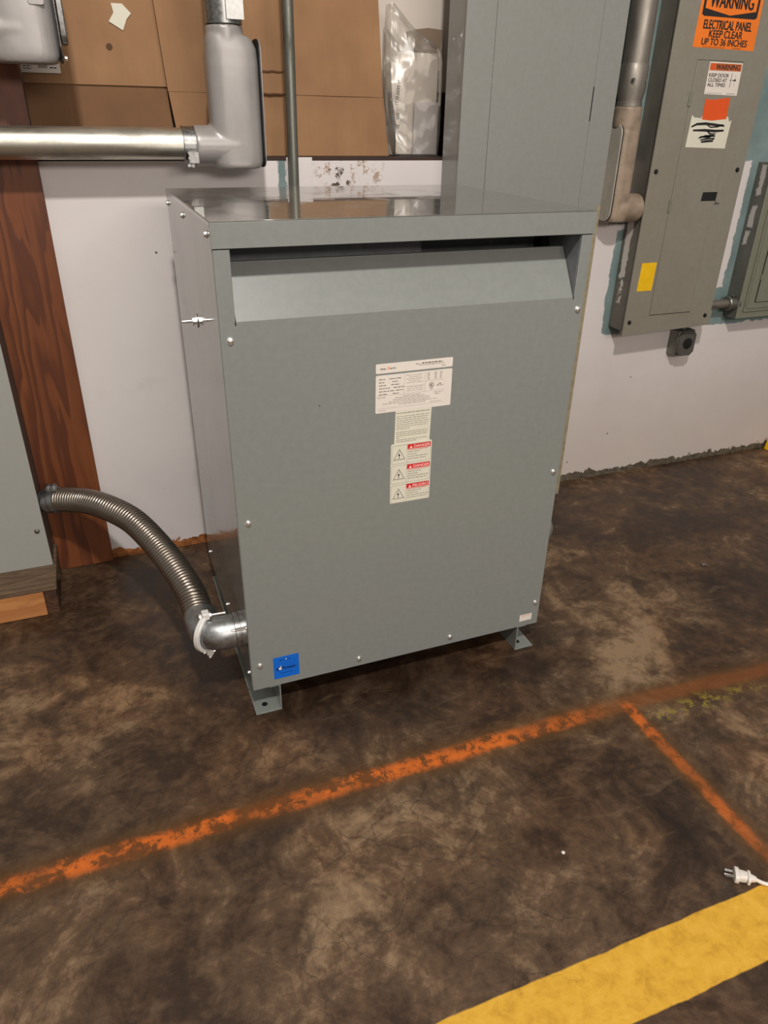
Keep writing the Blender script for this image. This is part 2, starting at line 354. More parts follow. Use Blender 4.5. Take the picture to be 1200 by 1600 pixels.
def rrect(x0, x1, z0, z1, r, k=4):
    pts = []
    for cx, cz, a0 in ((x1-r, z0+r, -90), (x1-r, z1-r, 0), (x0+r, z1-r, 90), (x0+r, z0+r, 180)):
        for i in range(k+1):
            a = radians(a0+90*i/k); pts.append((cx+r*cos(a), cz+r*sin(a)))
    return pts
_fc = {}
def glyphs(sx):
    if sx not in _fc:
        cu = bpy.data.curves.new('t', 'FONT'); cu.body = sx; cu.offset = .0; o = bpy.data.objects.new('t', cu); COL.objects.link(o)
        bpy.context.view_layer.update(); me = bpy.data.meshes.new_from_object(o)
        _fc[sx] = ([v.co.copy() for v in me.vertices], [tuple(p.vertices) for p in me.polygons])
        bpy.data.objects.remove(o); bpy.data.curves.remove(cu); bpy.data.meshes.remove(me)
    return _fc[sx]
def text(mb, sx, x0, x1, z0, z1, y, rot=0, bold=True):
    vs, fs = glyphs(sx); a = min(v.x for v in vs); b = max(v.x for v in vs); c = min(v.y for v in vs); d = max(v.y for v in vs)
    out = []; cx, cz = (x0+x1)/2, (z0+z1)/2
    for v in vs:
        px = x0+(v.x-a)/(b-a)*(x1-x0); pz = z0+(v.y-c)/(d-c)*(z1-z0)
        if rot: dx, dz = px-cx, pz-cz; px, pz = cx+dx*cos(rot)-dz*sin(rot), cz+dx*sin(rot)+dz*cos(rot)
        out.append((px, y, pz))
    k = (z1-z0)*.044
    if bold:
        for i, (dx, dz) in enumerate(((-k, 0), (k, 0), (0, k*.6), (0, -k*.6))): mb.add([(p[0]+dx, y-.00001*(i+1), p[2]+dz) for p in out], fs)
    mb.add(out, fs)
def bars(mb, x0, x1, z, h, y, words=True):
    # one unreadable line of tiny print, broken into word-length dashes
    x = x0
    while x < x1-.001:
        w = min(random.uniform(.004, .012), x1-x); mb.box(x, x+w, y-.0001, y, z-h/2, z+h/2); x += w+.0016

# hex washer head screw facing -y, used as prototype
def screw_mesh(mb, p, d, r=.0062):
    mb.lathe(p, d, [(0, r*1.35), (.0012, r*1.3), (.0013, r*.98), (.0048, r*.92), (.0056, r*.7)], 18)
    return mb
SCREW = None
def screw(parent, loc, d=(0, -1, 0), r=.0062, m='zinc', name='screw'):
    key = (tuple(d), r, m, name)
    if key in PROTO: return clone(PROTO[key], parent, loc)
    mb = MB(); screw_mesh(mb, (0, 0, 0), d, r)
    mb.xform(Matrix.Translation(Vector(loc)))
    o = mb.build(name, M[m], None); o.parent = parent
    # origin of the prototype: shift so that origin == loc
    L = Vector(loc); delta = o.location-L
    for v in o.data.vertices: v.co += delta
    o.location = L-WORLD[parent.name]; WORLD[o.name] = L; PROTO[key] = o; return o
PROTO = {}

# ------------------------------------------------------------------ structure
YW = .969
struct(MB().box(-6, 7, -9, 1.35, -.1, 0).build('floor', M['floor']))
wb = MB(); wb.box(-3.5, 4.5, YW, 1.45, -.02, 1.316); wb.box(1.47, 4.5, YW, 1.45, 1.316, 3.2); wb.box(-3.5, 1.47, 1.17, 1.45, 1.316, 3.2)
struct(wb.build('wall_back', M['wall']))
struct(MB().box(-3.5, 1.46, YW+.002, 1.168, 1.3165, 1.325).build('trim_1', M['darkwood']))
# white filler board patched over the ledge front
struct(MB().box(.40, .484, YW-.004, YW-.0005, 1.20, 1.326).build('trim_2', M['wall'], None, .001))

# ------------------------------------------------------------------ electrical transformer
W, D, H, h0 = .88, .727, 1.261, .088
T = thing('electrical_transformer', 'large grey ventilated dry transformer standing on floor feet in the middle', 'transformer', (W/2, D/2, 0))
en = M['enamel']
# left side panel with inward bottom flange
MB().box(.0005, .003, .0035, D, .10, H-.003).build('side_panel', en, T)
MB().box(W-.003, W-.0005, .0035, D, .10, H-.003).build('side_panel', en, T)
MB().box(.003, W-.003, D-.003, D-.0005, .10, H-.003).build('back_panel', en, T)
MB().box(.004, W-.004, .004, D-.004, .088, .10).build('base_frame', en, T)
# front: U shaped sheet + folded hood
fp = MB()
fp.prism([(.002, h0), (.878, h0), (.878, 1.2085), (.849, 1.2085), (.849, 1.068), (.034, 1.068), (.034, 1.2085), (.002, 1.2085)], 'y', 0, .003)
fp.box(.002, .0045, .003, .012, h0, 1.2085); fp.box(.8755, .878, .003, .012, h0, 1.2085); fp.box(.002, .878, .003, .012, h0, h0+.0025)
fp.build('front_panel', M['satin'], T, .0006)
hd = MB(); q = [(.0008, 1.068), (.066, 1.173), (.0685, 1.1715), (.0035, 1.068)]
hd.prism(q, 'x', .0365, .846); hd.prism([(.066, 1.173), (.066, 1.1745), (.078, 1.1745), (.078, 1.172), (.0685, 1.1715)], 'x', .0365, .846)
for q_ in ((.0335, .036, 1.060, 1.068), (.8465, .849, 1.062, 1.070)): MB().box(q_[0], q_[1], -.0003, .002, q_[2], q_[3]).build('relief_slot', M['black'], T)
MB().box(.205, .2095, -.0003, .001, .867, .8685).build('scuff_mark', M['black'], T)
hd.build('vent_hood', M['satin'], T)
inn = MB(); inn.box(.0335, .0355, .004, .13, 1.02, 1.2085); inn.box(.8475, .8495, .004, .13, 1.02, 1.2085)
inn.box(.0355, .50, .130, .132, 1.0, 1.20); inn.box(.50, .8475, .20, .202, 1.0, 1.20)
inn.build('inner_baffle', M['enamel_in'], T)
MB().box(.01, .87, .21, .215, .95, 1.25).build('dark_interior_sheet', M['black'], T)  # black sheet stands in for the unlit interior behind the vent
# lid: top sheet plus front lip and side returns
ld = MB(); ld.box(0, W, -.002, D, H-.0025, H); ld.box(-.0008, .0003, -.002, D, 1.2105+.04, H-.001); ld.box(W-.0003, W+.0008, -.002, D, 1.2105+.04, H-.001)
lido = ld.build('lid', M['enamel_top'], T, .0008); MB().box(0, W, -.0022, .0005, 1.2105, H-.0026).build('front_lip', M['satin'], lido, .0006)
# feet: bent channel rails
for x0, x1, web in ((.004, .076, 1), (.810, .874, 0)):
    ft = MB(); ft.box(x0, x1, -.001, D-.01, 0, .0035)
    wx = x1-.0035 if web else x0
    ft.box(wx, wx+.0035, -.001, D-.01, .0035, .0875)
    ft.box(*( (x1-.03, x1) if web else (x0, x0+.03)), .001, D-.01, .0845, .0878)
    fo = ft.build('foot', en, T, .0006)
    cx = (x0+x1)/2-.006
    bm_ = MB(); bm_.lathe((cx, .03, .0035), (0, 0, 1), [(0, .008), (.0006, .008)], 18); bm_.build('bolt_hole', M['black'], fo)
for x, z in ((.021, 1.03), (.026, .598), (.025, .168), (.301, .113), (.582, .113), (.862, .168), (.860, .602), (.864, 1.038)):
    screw(T, (x, 0, z))
for y, z in ((.700, 1.227), (.405, 1.228), (.049, 1.232), (.654, .145), (.336, .144), (.023, .135)):
    screw(T, (.0002, y, z), (-1, 0, 0), .0062 if z > 1 else .0046)
# ground stud
gs = MB(); gs.cyl((0, .34, .994), (-.036, .34, .994), .0042, n=14)
gs.lathe((-.0005, .34, .994), (-1, 0, 0), [(0, .017), (.002, .017)], 26); gs.lathe((-.0025, .34, .994), (-1, 0, 0), [(0, .0095), (.007, .0095), (.008, .008)], 6)
gs.lathe((-.0105, .34, .994), (-1, 0, 0), [(0, .012), (.0015, .012)], 24)
gs.build('ground_stud', M['zinc'], T)
# nameplates and safety labels
yf = -.0004
n0 = MB().prism(rrect(.342, .535, .9275, .950, .003), 'y', yf, 0).build('title_plate', M['white_label'], T)
lab(n0, 'narrow white title strip of the rating plate')
mb = MB(); text(mb, 'TEMA', .352, .3665, .9355, .9395, yf-.0001); text(mb, 'NOTE', .376, .3905, .9355, .9395, yf-.0001)
bars(mb, .4555, .508, .9428, .0022, yf); bars(mb, .44, .452, .942, .0012, yf); bars(mb, .449, .513, .9385, .001, yf); bars(mb, .506, .517, .9325, .001, yf)
mb.build('lettering', M['ink'], n0)
MB().prism([(.3725, .9425), (.369, .937), (.3715, .937), (.3685, .9325), (.3755, .9385), (.373, .9385), (.3765, .9425)], 'y', yf-.0002, yf).build('flash_mark', M['palebolt'], n0)
n1 = MB().prism(rrect(.342, .535, .832, .923, .003), 'y', yf, 0).build('rating_plate', M['white_label'], T)
lab(n1, 'white rating plate with fine print')
mb = MB()
for i, (a, b) in enumerate([(.375, .405), (.383, .398), (.380, .402), (.386, .413), (.392, .412), (.384, .400)]):
    z = .913-i*.0072; bars(mb, .350, .350+[.015, .013, .019, .03, .04, .022][i], z, .0015, yf); bars(mb, a if a > .352+[.015, .013, .019, .03, .04, .022][i] else .396, b, z, .0015, yf)
mb.build('lettering', M['ink'], n1)
mb = MB(); B = lambda x0, x1, z0, z1: mb.box(x0, x1, yf-.0001, yf, z0, z1)
B(.4130, .4134, .874, .921); B(.4655, .4659, .874, .921); B(.4134, .4655, .8905, .8909); B(.466, .516, .898, .8984); B(.345, .517, .8735, .8739); B(.345, .517, .8425, .8429)
for i in range(5): bars(mb, .418+.006*(i % 2), .46-.006*(i % 2), .917-i*.0045, .0009, yf)
for i in range(3): bars(mb, .42, .462, .8885-i*.0045, .0009, yf)
for xx in (.471, .489, .503):
    for i in range(6): bars(mb, xx, xx+.007, .918-i*.0031, .0011, yf)
for i, (a, b) in enumerate([(.41, .455), (.39, .465), (.385, .48), (.375, .48), (.36, .50), (.40, .47)]): bars(mb, a, b, .8695-i*.0040, .0012, yf)
bars(mb, .346, .366, .8695, .0012, yf); bars(mb, .49, .512, .8695, .0012, yf); bars(mb, .492, .506, .865, .0014, yf); bars(mb, .348, .367, .838, .001, yf); bars(mb, .48, .51, .8465, .001, yf)
mb.build('table_print', M['greyink'], n1)
mb = MB()
ring = [( .4825+.0062*cos(a*pi/12), .8875+.0062*sin(a*pi/12)) for a in range(24)]; ri = [( .4825+.0050*cos(a*pi/12), .8875+.0050*sin(a*pi/12)) for a in range(24)]
for i in range(24):
    j = (i+1) % 24; mb.add([(ring[i][0], yf-.0001, ring[i][1]), (ring[j][0], yf-.0001, ring[j][1]), (ri[j][0], yf-.0001, ri[j][1]), (ri[i][0], yf-.0001, ri[i][1])], [(0, 1, 2, 3)])
text(mb, 'UL', .4795, .4855, .8845, .8905, yf-.0001); text(mb, 'LISTED', .4785, .4865, .8775, .8795, yf-.0001); bars(mb, .500, .509, .8895, .0014, yf); bars(mb, .496, .513, .8855, .0014, yf)
mb.build('approval_mark', M['ink'], n1)
n2 = MB().prism([(.391, .745), (.484, .745), (.486, .832), (.393, .832)], 'y', yf+.0001, 0).build('notice_label', M['cream_label'], T)
lab(n2, 'cream notice label filled with fine print')
mb = MB(); bars(mb, .396, .481, .826, .0018, yf)
for i in range(7): bars(mb, .396, .482-(i % 3)*.003 if i < 6 else .43, .8175-i*.0052, .0012, yf)
for i in range(4): bars(mb, .396, .478 if i < 3 else .405, .7775-i*.0048, .0012, yf)
for i in range(2): bars(mb, .396, .478-.03*i, .7575-i*.0048, .0012, yf)
mb.build('lettering', M['greyink'], n2)
yg = yf-.0004
n3 = MB().prism(rrect(.383, .491, .5865, .748, .004), 'y', yg, 0).build('safety_label', M['cream_label'], T)
lab(n3, 'cream three-panel safety label with red headings')
inkb = MB(); red = MB(); pk = MB(); thin = MB()
for i, wd in enumerate(('DANGER', 'DANGER', 'PELIGRO')):
    z1 = .7435-i*.0535; z0 = z1-.049
    pts = rrect(.3855, .4885, z0, z1, .003, 3); pin = rrect(.3861, .4879, z0+.0006, z1-.0006, .003, 3); m = len(pts)
    thin.add([(p[0], yg-.0001, p[1]) for p in pts]+[(p[0], yg-.0001, p[1]) for p in pin], [(k, (k+1) % m, m+(k+1) % m, m+k) for k in range(m)])
    thin.box(.4255, .4261, yg-.0001, yg, z0, z1)
    red = MB(); pk = MB(); inkb = MB()
    red.box(.4268, .4882, yg-.0002, yg, z1-.0128, z1-.0006)
    pk.prism([(.4315, z1-.0112), (.4405, z1-.0112), (.436, z1-.0035)], 'y', yg-.0004, yg-.0002); text(pk, wd, .4435, .4865, z1-.0106, z1-.003, yg-.0004)
    red.box(.428, .482, yg-.0001, yg, z1-.0160, z1-.0148)
    tx, tz = .4055, z0+.0245; o3 = [(tx-.0155, tz-.0135), (tx+.0155, tz-.0135), (tx, tz+.015)]; i3 = [(tx-.0135, tz-.0122), (tx+.0135, tz-.0122), (tx, tz+.0125)]
    inkb.add([(p[0], yg-.0001, p[1]) for p in o3+i3], [(k, (k+1) % 3, 3+(k+1) % 3, 3+k) for k in range(3)])
    inkb.lathe((tx-.0005, yg, tz-.0015), (0, -1, 0), [(0, .0026), (.0002, .0026)], 14); inkb.lathe((tx-.0005, yg, tz-.0085), (0, -1, 0), [(0, .0015), (.0002, .0015)], 10)
    inkb.box(tx-.001, tx+.0002, yg-.0001, yg, tz-.006, tz+.006)
    red.build('red_heading', M['red'], n3); pk.build('heading_lettering', M['pink'], n3); inkb.build('warning_triangle', M['ink'], n3)
    for k, (a, b) in enumerate([(.030, .02), (.022, .02), (.05, .0), (.046, .0)]): bars(thin, .429, .431+a+.004*i, z1-.0205-k*.0062, .0016, yg)
thin.build('lettering', M['greyink'], n3)
n4 = MB().prism(rrect(.0605, .130, .110, .182, .002), 'y', yf, 0).build('brand_sticker', M['blue'], T); lab(n4, 'bright blue square sticker')
mb = MB(); text(mb, 'e', .068, .077, .136, .147, yf-.0001); text(mb, 'Power', .083, .121, .1375, .1485, yf-.0001); bars(mb, .076, .093, .1705, .0022, yf); bars(mb, .098, .110, .1705, .0022, yf); bars(mb, .077, .115, .1265, .0016, yf)
mb.build('lettering', M['navy'], n4)
mb = MB(); mb.lathe((.078, yf, .1425), (0, -1, 0), [(0, .0042), (.0003, .0042)], 16); mb.prism([(.078, .147), (.082, .153), (.081, .146)], 'y', yf-.0003, yf); mb.lathe((.0955, yf, .1715), (0, -1, 0), [(0, .0018), (.0003, .0018)], 10)
mb.build('round_mark', M['white_label'], n4)
n5 = MB().prism(rrect(.814, .8555, .1075, .1305, .001), 'y', yf, 0).build('inspection_sticker', M['white_label'], T); lab(n5, 'tiny white rectangular sticker')
mb = MB(); bars(mb, .821, .848, .126, .0015, yf); mb.build('lettering', M['red'], n5)

# ------------------------------------------------------------------ flexible conduits
def catmull(P, per=24):
    P = [Vector(p) for p in P]; P = [P[0]*2-P[1]]+P+[P[-1]*2-P[-2]]; out = []
    for i in range(1, len(P)-2):
        for k in range(per):
            s = k/per; a, b, c, d = P[i-1], P[i], P[i+1], P[i+2]
            out.append(.5*((2*b)+(c-a)*s+(2*a-5*b+4*c-d)*s*s+(3*b-a-3*c+d)*s**3))
    out.append(P[-2]); return out
def hose(mb, pts, r, pitch=.0112, amp=.0032, n=30):
    C = catmull(pts, 40); L = [0]
    for a, b in zip(C, C[1:]): L.append(L[-1]+(b-a).length)
    tot = L[-1]; step = pitch/7; m = int(tot/step); path = []; rad = []; j = 0
    for i in range(m+1):
        s = i*step
        while j < len(L)-2 and L[j+1] < s: j += 1
        f = (s-L[j])/max(1e-9, L[j+1]-L[j]); path.append(C[j].lerp(C[j+1], f))
        ph = (s/pitch) % 1; rad.append(r-amp+amp*(abs(sin(pi*ph))**.6))
    # smooth tangents come from dense samples
    mb.sweep(path, rad, n); return mb
Fx = thing('flexible_conduit', 'ribbed steel flexible conduit arching from left cabinet to transformer side', 'conduit', (-.25, .5, .2))
hp = [(-.1, .105, .262), (-.104, .16, .276), (-.110, .21, .293), (-.139, .32, .319), (-.180, .44, .344), (-.231, .55, .366), (-.299, .65, .372), (-.355, .73, .361), (-.412, .79, .347), (-.452, .825, .336)]
hose(MB(), hp, .040).build('corrugated_hose', M['flex'], Fx, smooth=60)
el = MB(); ec = []
for i in range(13):
    a = radians(i*7.5); ec.append((-.052-.046*sin(a), .05+.046*(1-cos(a)), .262))
el.sweep([(-.012, .05, .262), (-.03, .05, .262)]+ec+[(-.098, .112, .264), (-.0985, .132, .268)], [.0435]*2+[.0445]*13+[.045, .0455], 36)
el.build('elbow_connector', M['castzinc'], Fx)
MB().lathe((.0, .05, .262), (-1, 0, 0), [(0, .0475), (.012, .0475), (.013, .0445), (.017, .0445), (.018, .047), (.026, .047), (.027, .044)], 40).build('locknut_ring', M['darkzinc'], Fx)
# saddle strap round the elbow mouth
st = MB(); nrm = Vector((-.70, .714, 0)).normalized(); cc = Vector((-.088, .066, .262)); e1 = Vector((-.714, -.70, 0)).normalized(); e2 = Vector((0, 0, 1))
N = 26
for rad_in, rad_out, th in ((.0445, .055, .007),):
    ring_ = []
    for i in range(N+1):
        a = radians(100-200*i/N)
        d = e1*cos(a)+e2*sin(a)
        for rr_, tt in ((rad_in, -th), (rad_out, -th), (rad_out, th), (rad_in, th)): ring_.append(cc+d*rr_+nrm*tt)
    fs = [(i*4+k, i*4+(k+1) % 4, (i+1)*4+(k+1) % 4, (i+1)*4+k) for i in range(N) for k in range(4)]+[(3, 2, 1, 0), tuple(N*4+k for k in range(4))]
    st.add(ring_, fs)
for sg in (1, -1):
    p = cc+e2*sg*.056+e1*.004
    st.box(p.x-.010, p.x+.008, p.y-.011, p.y+.011, p.z-.009, p.z+.009)
p = cc+e2*-.064; st.prism([(p.x-.010, p.z+.006), (p.x+.008, p.z+.006), (p.x-.002, p.z-.012), (p.x-.008, p.z-.014)], 'y', p.y-.012, p.y-.002)
sto = st.build('saddle_strap', M['white_metal'], Fx, .0012)
sb = MB()
for sg, ln in ((1, .05), (-1, .055)):
    p = cc+e2*sg*.057+e1*.006+Vector((0, -.002, 0)); sb.cyl(p+Vector((-.006, 0, 0)), p+Vector((ln, -.004, 0)), .0022, n=10)
    sb.lathe(p+Vector((.008, 0, 0)), (1, 0, 0), [(0, .0062), (.006, .0062)], 6); sb.lathe(p+Vector((-.016, 0, 0)), (1, 0, 0), [(0, .0062), (.005, .0062)], 6)
    sb.build('clamp_bolt', M['zinc'], Fx); sb = MB()
cl = MB(); cl.box(-.030, -.002, .0015, .0075, .292, .299); cl.cyl((-.036, .004, .2955), (0, .004, .2955), .003, n=10); cl.build('band_screw', M['zinc'], Fx)
cn = MB(); a0, b0 = Vector((-.486, .845, .329)), Vector((-.44, .817, .338)); dd = (b0-a0).normalized()
cn.lathe(a0, dd, [(0, .036), (.012, .036), (.013, .041), (.020, .042), (.036, .042), (.0365, .040), (.038, .042), (.058, .042), (.060, .039)], 36)
cno = cn.build('straight_connector', M['castzinc'], Fx)
for k in (.028, .048):
    p = a0+dd*k+Vector((0, -.012, .050)); lg = MB(); lg.lathe(p+Vector((0, .012, 0)), (0, -1, 0), [(0, .0105), (.020, .0105), (.022, .009)], 18); lg.cyl(p+Vector((0, -.008, 0)), p+Vector((0, -.016, 0)), .004, n=10)
    lg.build('clamp_screw', M['castzinc'], cno)
# second hose behind the right side
F2 = thing('flexible_conduit', 'pair of grey flexible conduit elbows peeking out at the right side of the transformer', 'conduit', (.93, .3, .1))
for zc, xo in ((.335, .062), (.222, .052)):
    y1 = .118; ar = []
    for i in range(13):
        q = radians(i*7.5); ar.append((.882+xo-.045+.045*sin(q), y1+.045*(1-cos(q)), zc))
    MB().sweep([(.8815, y1, zc)]+ar+[(.882+xo, y1+.075, zc-.002)], .0435, 32).build('elbow_connector', M['flexgrey'], F2)
    hose(MB(), [(.882+xo, y1+.07, zc-.002), (.882+xo+.002, .28, zc-.02), (.882+xo, .42, zc-.06), (.875+xo, .58, zc-.11 if zc > .3 else .055)], .041, .013, .003).build('corrugated_hose', M['flexgrey'], F2, smooth=60)

# ------------------------------------------------------------------ left cabinet on timber skid
K = thing('electrical_cabinet', 'light grey steel cabinet at the left edge raised on a timber skid', 'cabinet', (-.9, .87, .112))
MB().box(-1.3, -.500, .806, .946, .113, .98).build('cabinet_box', M['dark_steel'], K, .001)
MB().box(-1.302, -.499, .801, .806, .112, .982).build('front_cover', M['leftgrey'], K, .001)
screw(K, (-.523, .801, .245), m='darkzinc')
screw(K, (-.62, .801, .95), m='darkzinc')
S = thing('timber_skid', 'low skid of rough timber under the left grey cabinet', 'skid', (-.9, .8, 0))
MB().box(-1.3, -.490, .675, .945, .091, .111).build('deck_board', M['lumber_dark'], S, .002)
MB().box(-1.3, -.533, .677, .715, .0, .0905).build('front_beam', M['lumber'], S, .003)
MB().box(-.532, -.495, .679, .76, .0, .0905).build('end_block', M['lumber_stain'], S, .002)
MB().box(-1.3, -.495, .88, .943, .0, .0905).build('rear_beam', M['lumber_dark'], S, .002)
tag(MB().prism([(-.66, 0.0), (-.60, 0.0), (-.317, .002), (-.3165, .9), (-.315, 1.30), (-.318, 1.95), (-.66, 1.95)], 'y', .9475, .9675).build('plywood_board', M['plywood'], None, .0008),
    'reddish brown stained plywood board standing against the wall behind left cabinet', 'board')

# ------------------------------------------------------------------ conduit runs
def coupling(mb, p, d, r, L):
    mb.lathe(p, d, [(0, r*.97), (.001, r), (.0045, r), (.005, r*.975), (L-.005, r*.975), (L-.0045, r), (L-.001, r), (L, r*.97)], 40)
R1 = thing('steel_conduit_run', 'big galvanised conduit with cast elbow body running across wall at upper left', 'conduit', (.0, .86, 1.32))
MB().cyl((-1.6, .862, 1.3655), (.0785, .862, 1.3655), .0405, n=48).build('horizontal_pipe', M['galv'], R1)
mb = MB(); coupling(mb, (.074, .862, 1.3635), (1, 0, 0), .0475, .036)
co = mb.build('coupling', M['darkzinc'], R1)
mb = MB(); mb.box(.083, .110, .812, .822, 1.318, 1.346); mb.lathe((.0845, .818, 1.344), (0, -1, 0), [(0, .004), (.008, .004)], 10); mb.lathe((.0845, .818, 1.331), (0, -1, 0), [(0, .004), (.008, .004)], 10); mb.lathe((.084, .84, 1.312), (0, -1, 0), [(0, .005), (.012, .005)], 10); mb.lathe((.094, .84, 1.311), (0, -1, 0), [(0, .005), (.012, .005)], 10)
mb.build('clamp_screw', M['darkzinc'], co)
def elbow_body(parent, xa, y, z0, z1, xl, xr, yd, rh, zh, hub_x, mat, sgn=1):
    """cast conduit body: vertical trough, hub on top (axis x=xa), hub towards hub_x at height zh, cover on the open side"""
    mb = MB()
    mb.prism(rrect(min(xl, xr), max(xl, xr), z0, z1, .030, 6), 'y', y-yd, y+yd)
    mb.cyl((xa, y, z1-.11), (xa, y, z1+.016), rh, rh*1.0, 40)
    mb.cyl((hub_x, y, zh), ((xl+xr)/2, y, zh), rh*1.04, rh*1.04, 40)
    return mb.build('conduit_body', M[mat], parent, remesh=.0042)
lbm = MB()
# trough cross section is rounded in plan: sweep a superellipse column
def column(mb, cx, cy, hx, hy, zs, n=40, p=3.2):
    vs = []; m = len(zs)
    for z, k, ox in zs:
        for i in range(n):
            a = 2*pi*i/n; c, s = cos(a), sin(a); q = (abs(c)**p+abs(s)**p)**(-1/p); vs.append((cx+ox+c*q*hx*k, cy+s*q*hy*(k*.4+.6), z))
    fs = [(i*n+k, i*n+(k+1) % n, (i+1)*n+(k+1) % n, (i+1)*n+k) for i in range(m-1) for k in range(n)]+[tuple(range(n))[::-1], tuple((m-1)*n+k for k in range(n))]
    mb.add(vs, fs)
def lb(parent, xl, xr, y, hy, z0, zs, zt, xa, rh, hubx, zh, mat, coverside, covm):
    mb = MB(); cx = (xl+xr)/2; hx = (xr-xl)/2
    column(mb, cx, y, hx, hy, [(z0, .80, .0), (z0+.004, .9, 0), (z0+.014, .985, 0), (z0+.03, 1, 0), (zs-.07, 1, 0), (zs-.03, .96, 0), (zs-.012, .88, -.004*coverside), (zs, .78, -.008*coverside)])
    mb.cyl((xa, y, zs-(.09 if coverside > 0 else .02)), (xa, y, zt), rh*.99, rh, 44)
    mb.cyl((hubx, y, zh), (cx, y, zh), rh*1.05, rh*1.05, 44)
    o = mb.build('conduit_body', M[mat], parent, remesh=.004)
    s = coverside; xc = xr if s > 0 else xl
    cv = MB(); yy = hy*.93
    cv.prism([(p[0], p[1]) for p in rrect(y-yy, y+yy, z0+.004, zs-.005, .034, 6)], 'x', xc-.001*s, xc+.003*s)
    gk = MB(); gk.prism([(p[0], p[1]) for p in rrect(y-yy-.001, y+yy+.001, z0+.003, zs-.004, .035, 6)], 'x', xc-.004*s, xc-.001*s)
    c = cv.build('body_cover', M[covm], o, .0015); gk.build('gasket', M['black'], c)
    return o, c
lb(R1, .157, .302, .862, .052, 1.302, 1.628, 1.652, .2165, .0505, .108, 1.3605, 'castalu', 1, 'castalu')
MB().box(.1085, .112, .81, .914, 1.355, 1.36)  # (hub seam is part of the casting)
mb = MB(); coupling(mb, (.2165, .862, 1.653), (0, 0, 1), .0505, .10); co = mb.build('coupling', M['darkzinc'], R1)
mb = MB(); mb.box(.216, .262, .806, .822, 1.662, 1.74); mb.box(.224, .256, .800, .812, 1.712, 1.725); mb.cyl((.222, .803, 1.7185), (.262, .803, 1.7185), .004, n=10); mb.build('clamp_screw', M['darkzinc'], co)
MB().cyl((.2165, .862, 1.74), (.2165, .862, 2.7), .0445, n=40).build('vertical_pipe', M['galv'], R1)

R2 = thing('steel_conduit_run', 'large cast conduit body cut off by the top left corner of the frame', 'conduit', (-.28, .8, 1.54))
o, c = lb(R2, -.372, -.206, .80, .058, 1.543, 1.93, 1.97, -.30, .056, -.46, 1.612, 'castalu', 1, 'darkzinc')
MB().prism(rrect(.765, .835, 1.585, 1.90, .02, 5), 'x', -.202, -.186).build('cover_boss', M['darkzinc'], c, .003)
lab(c, 'dark grey cover plate')
mb = MB(); mb.lathe((-.2, .76, 1.555), (1, 0, 0), [(0, .006), (.006, .005)], 12); mb.build('cover_screw', M['zinc'], c)
MB().prism(rrect(-.262, -.226, 1.660, 1.70, .006), 'y', .7405, .744).build('raised_mark', M['castalu'], o, .001)
MB().cyl((-1.6, .80, 1.612), (-.45, .80, 1.612), .050, n=40).build('horizontal_pipe', M['galv'], R2)
MB().cyl((-.30, .80, 1.96), (-.30, .80, 2.7), .050, n=40).build('vertical_pipe', M['galv'], R2)

tag(MB().cyl((.4135, .948, 0), (.4225, .948, 2.7), .0163, n=24).build('steel_pipe', M['darkpipe']), 'thin dark weathered steel pipe running up the wall behind the transformer', 'pipe')

# ------------------------------------------------------------------ tall panelboard behind the transformer
P1 = thing('breaker_box', 'tall plain grey panel on the wall directly behind the transformer', 'panel', (1.22, .9, .02))
MB().box(.940, 1.505, .845, .968, .02, 2.5).build('panel_box', M['panelgrey'], P1)
cv = MB(); yb, y0_ = .8445, .838; g = .0012
cv.box(.935, 1.0355, y0_, yb, .02, 2.5); cv.box(1.4155+g, 1.510, y0_, yb, .02, 2.5); cv.box(1.0355, 1.4155+g, y0_, yb, .02, .30); cv.box(1.0355, 1.4155+g, y0_, yb, 2.2, 2.5)
cv.build('front_cover', M['panelgrey'], P1)
MB().box(1.0355+g, 1.4155, y0_-.0012, yb-.001, .302, 2.198).build('door', M['panelgrey'], P1, .0008)
MB().box(1.0355, 1.4160, yb-.0012, yb-.0002, .301, 2.199).build('door_gap', M['black'], P1)
MB().box(1.4135, 1.4175, y0_-.0016, y0_-.0006, 1.44, 1.54).build('latch_slot', M['black'], P1)
sp = MB().box(1.494, 1.5105, y0_-.0014, yb, .02, 1.175).build('edge_strip', M['tan_edge'], P1); lab(sp, 'tan strip down the right edge')

# ------------------------------------------------------------------ right conduit run
R3 = thing('steel_conduit_run', 'dusty conduit with cast elbow body between the tall panel and the signed panel', 'conduit', (1.62, .9, 1.11))
lb(R3, 1.578, 1.664, .905, .046, 1.112, 1.440, 1.487, 1.618, .0475, 1.723, 1.158, 'castalu2', -1, 'bright_cover')
mb = MB(); mb.lathe((1.6185, .905, 1.487), (0, 0, 1), [(0, .043), (.012, .043), (.014, .041), (.020, .041), (.05, .0475), (.12, .0475), (.125, .045), (.128, .044)], 40)
co = mb.build('coupling', M['galv_v'], R3)
for xx in (1.585, 1.640):
    mb = MB(); mb.lathe((xx, .862 if xx < 1.6 else .868, 1.565), (0, -1, 0), [(0, .006), (.008, .0055)], 8); mb.build('set_screw', M['darkpipe'], co)
MB().cyl((1.6185, .905, 1.61), (1.6185, .905, 2.7), .0435, n=40).build('vertical_pipe', M['galv_v'], R3)

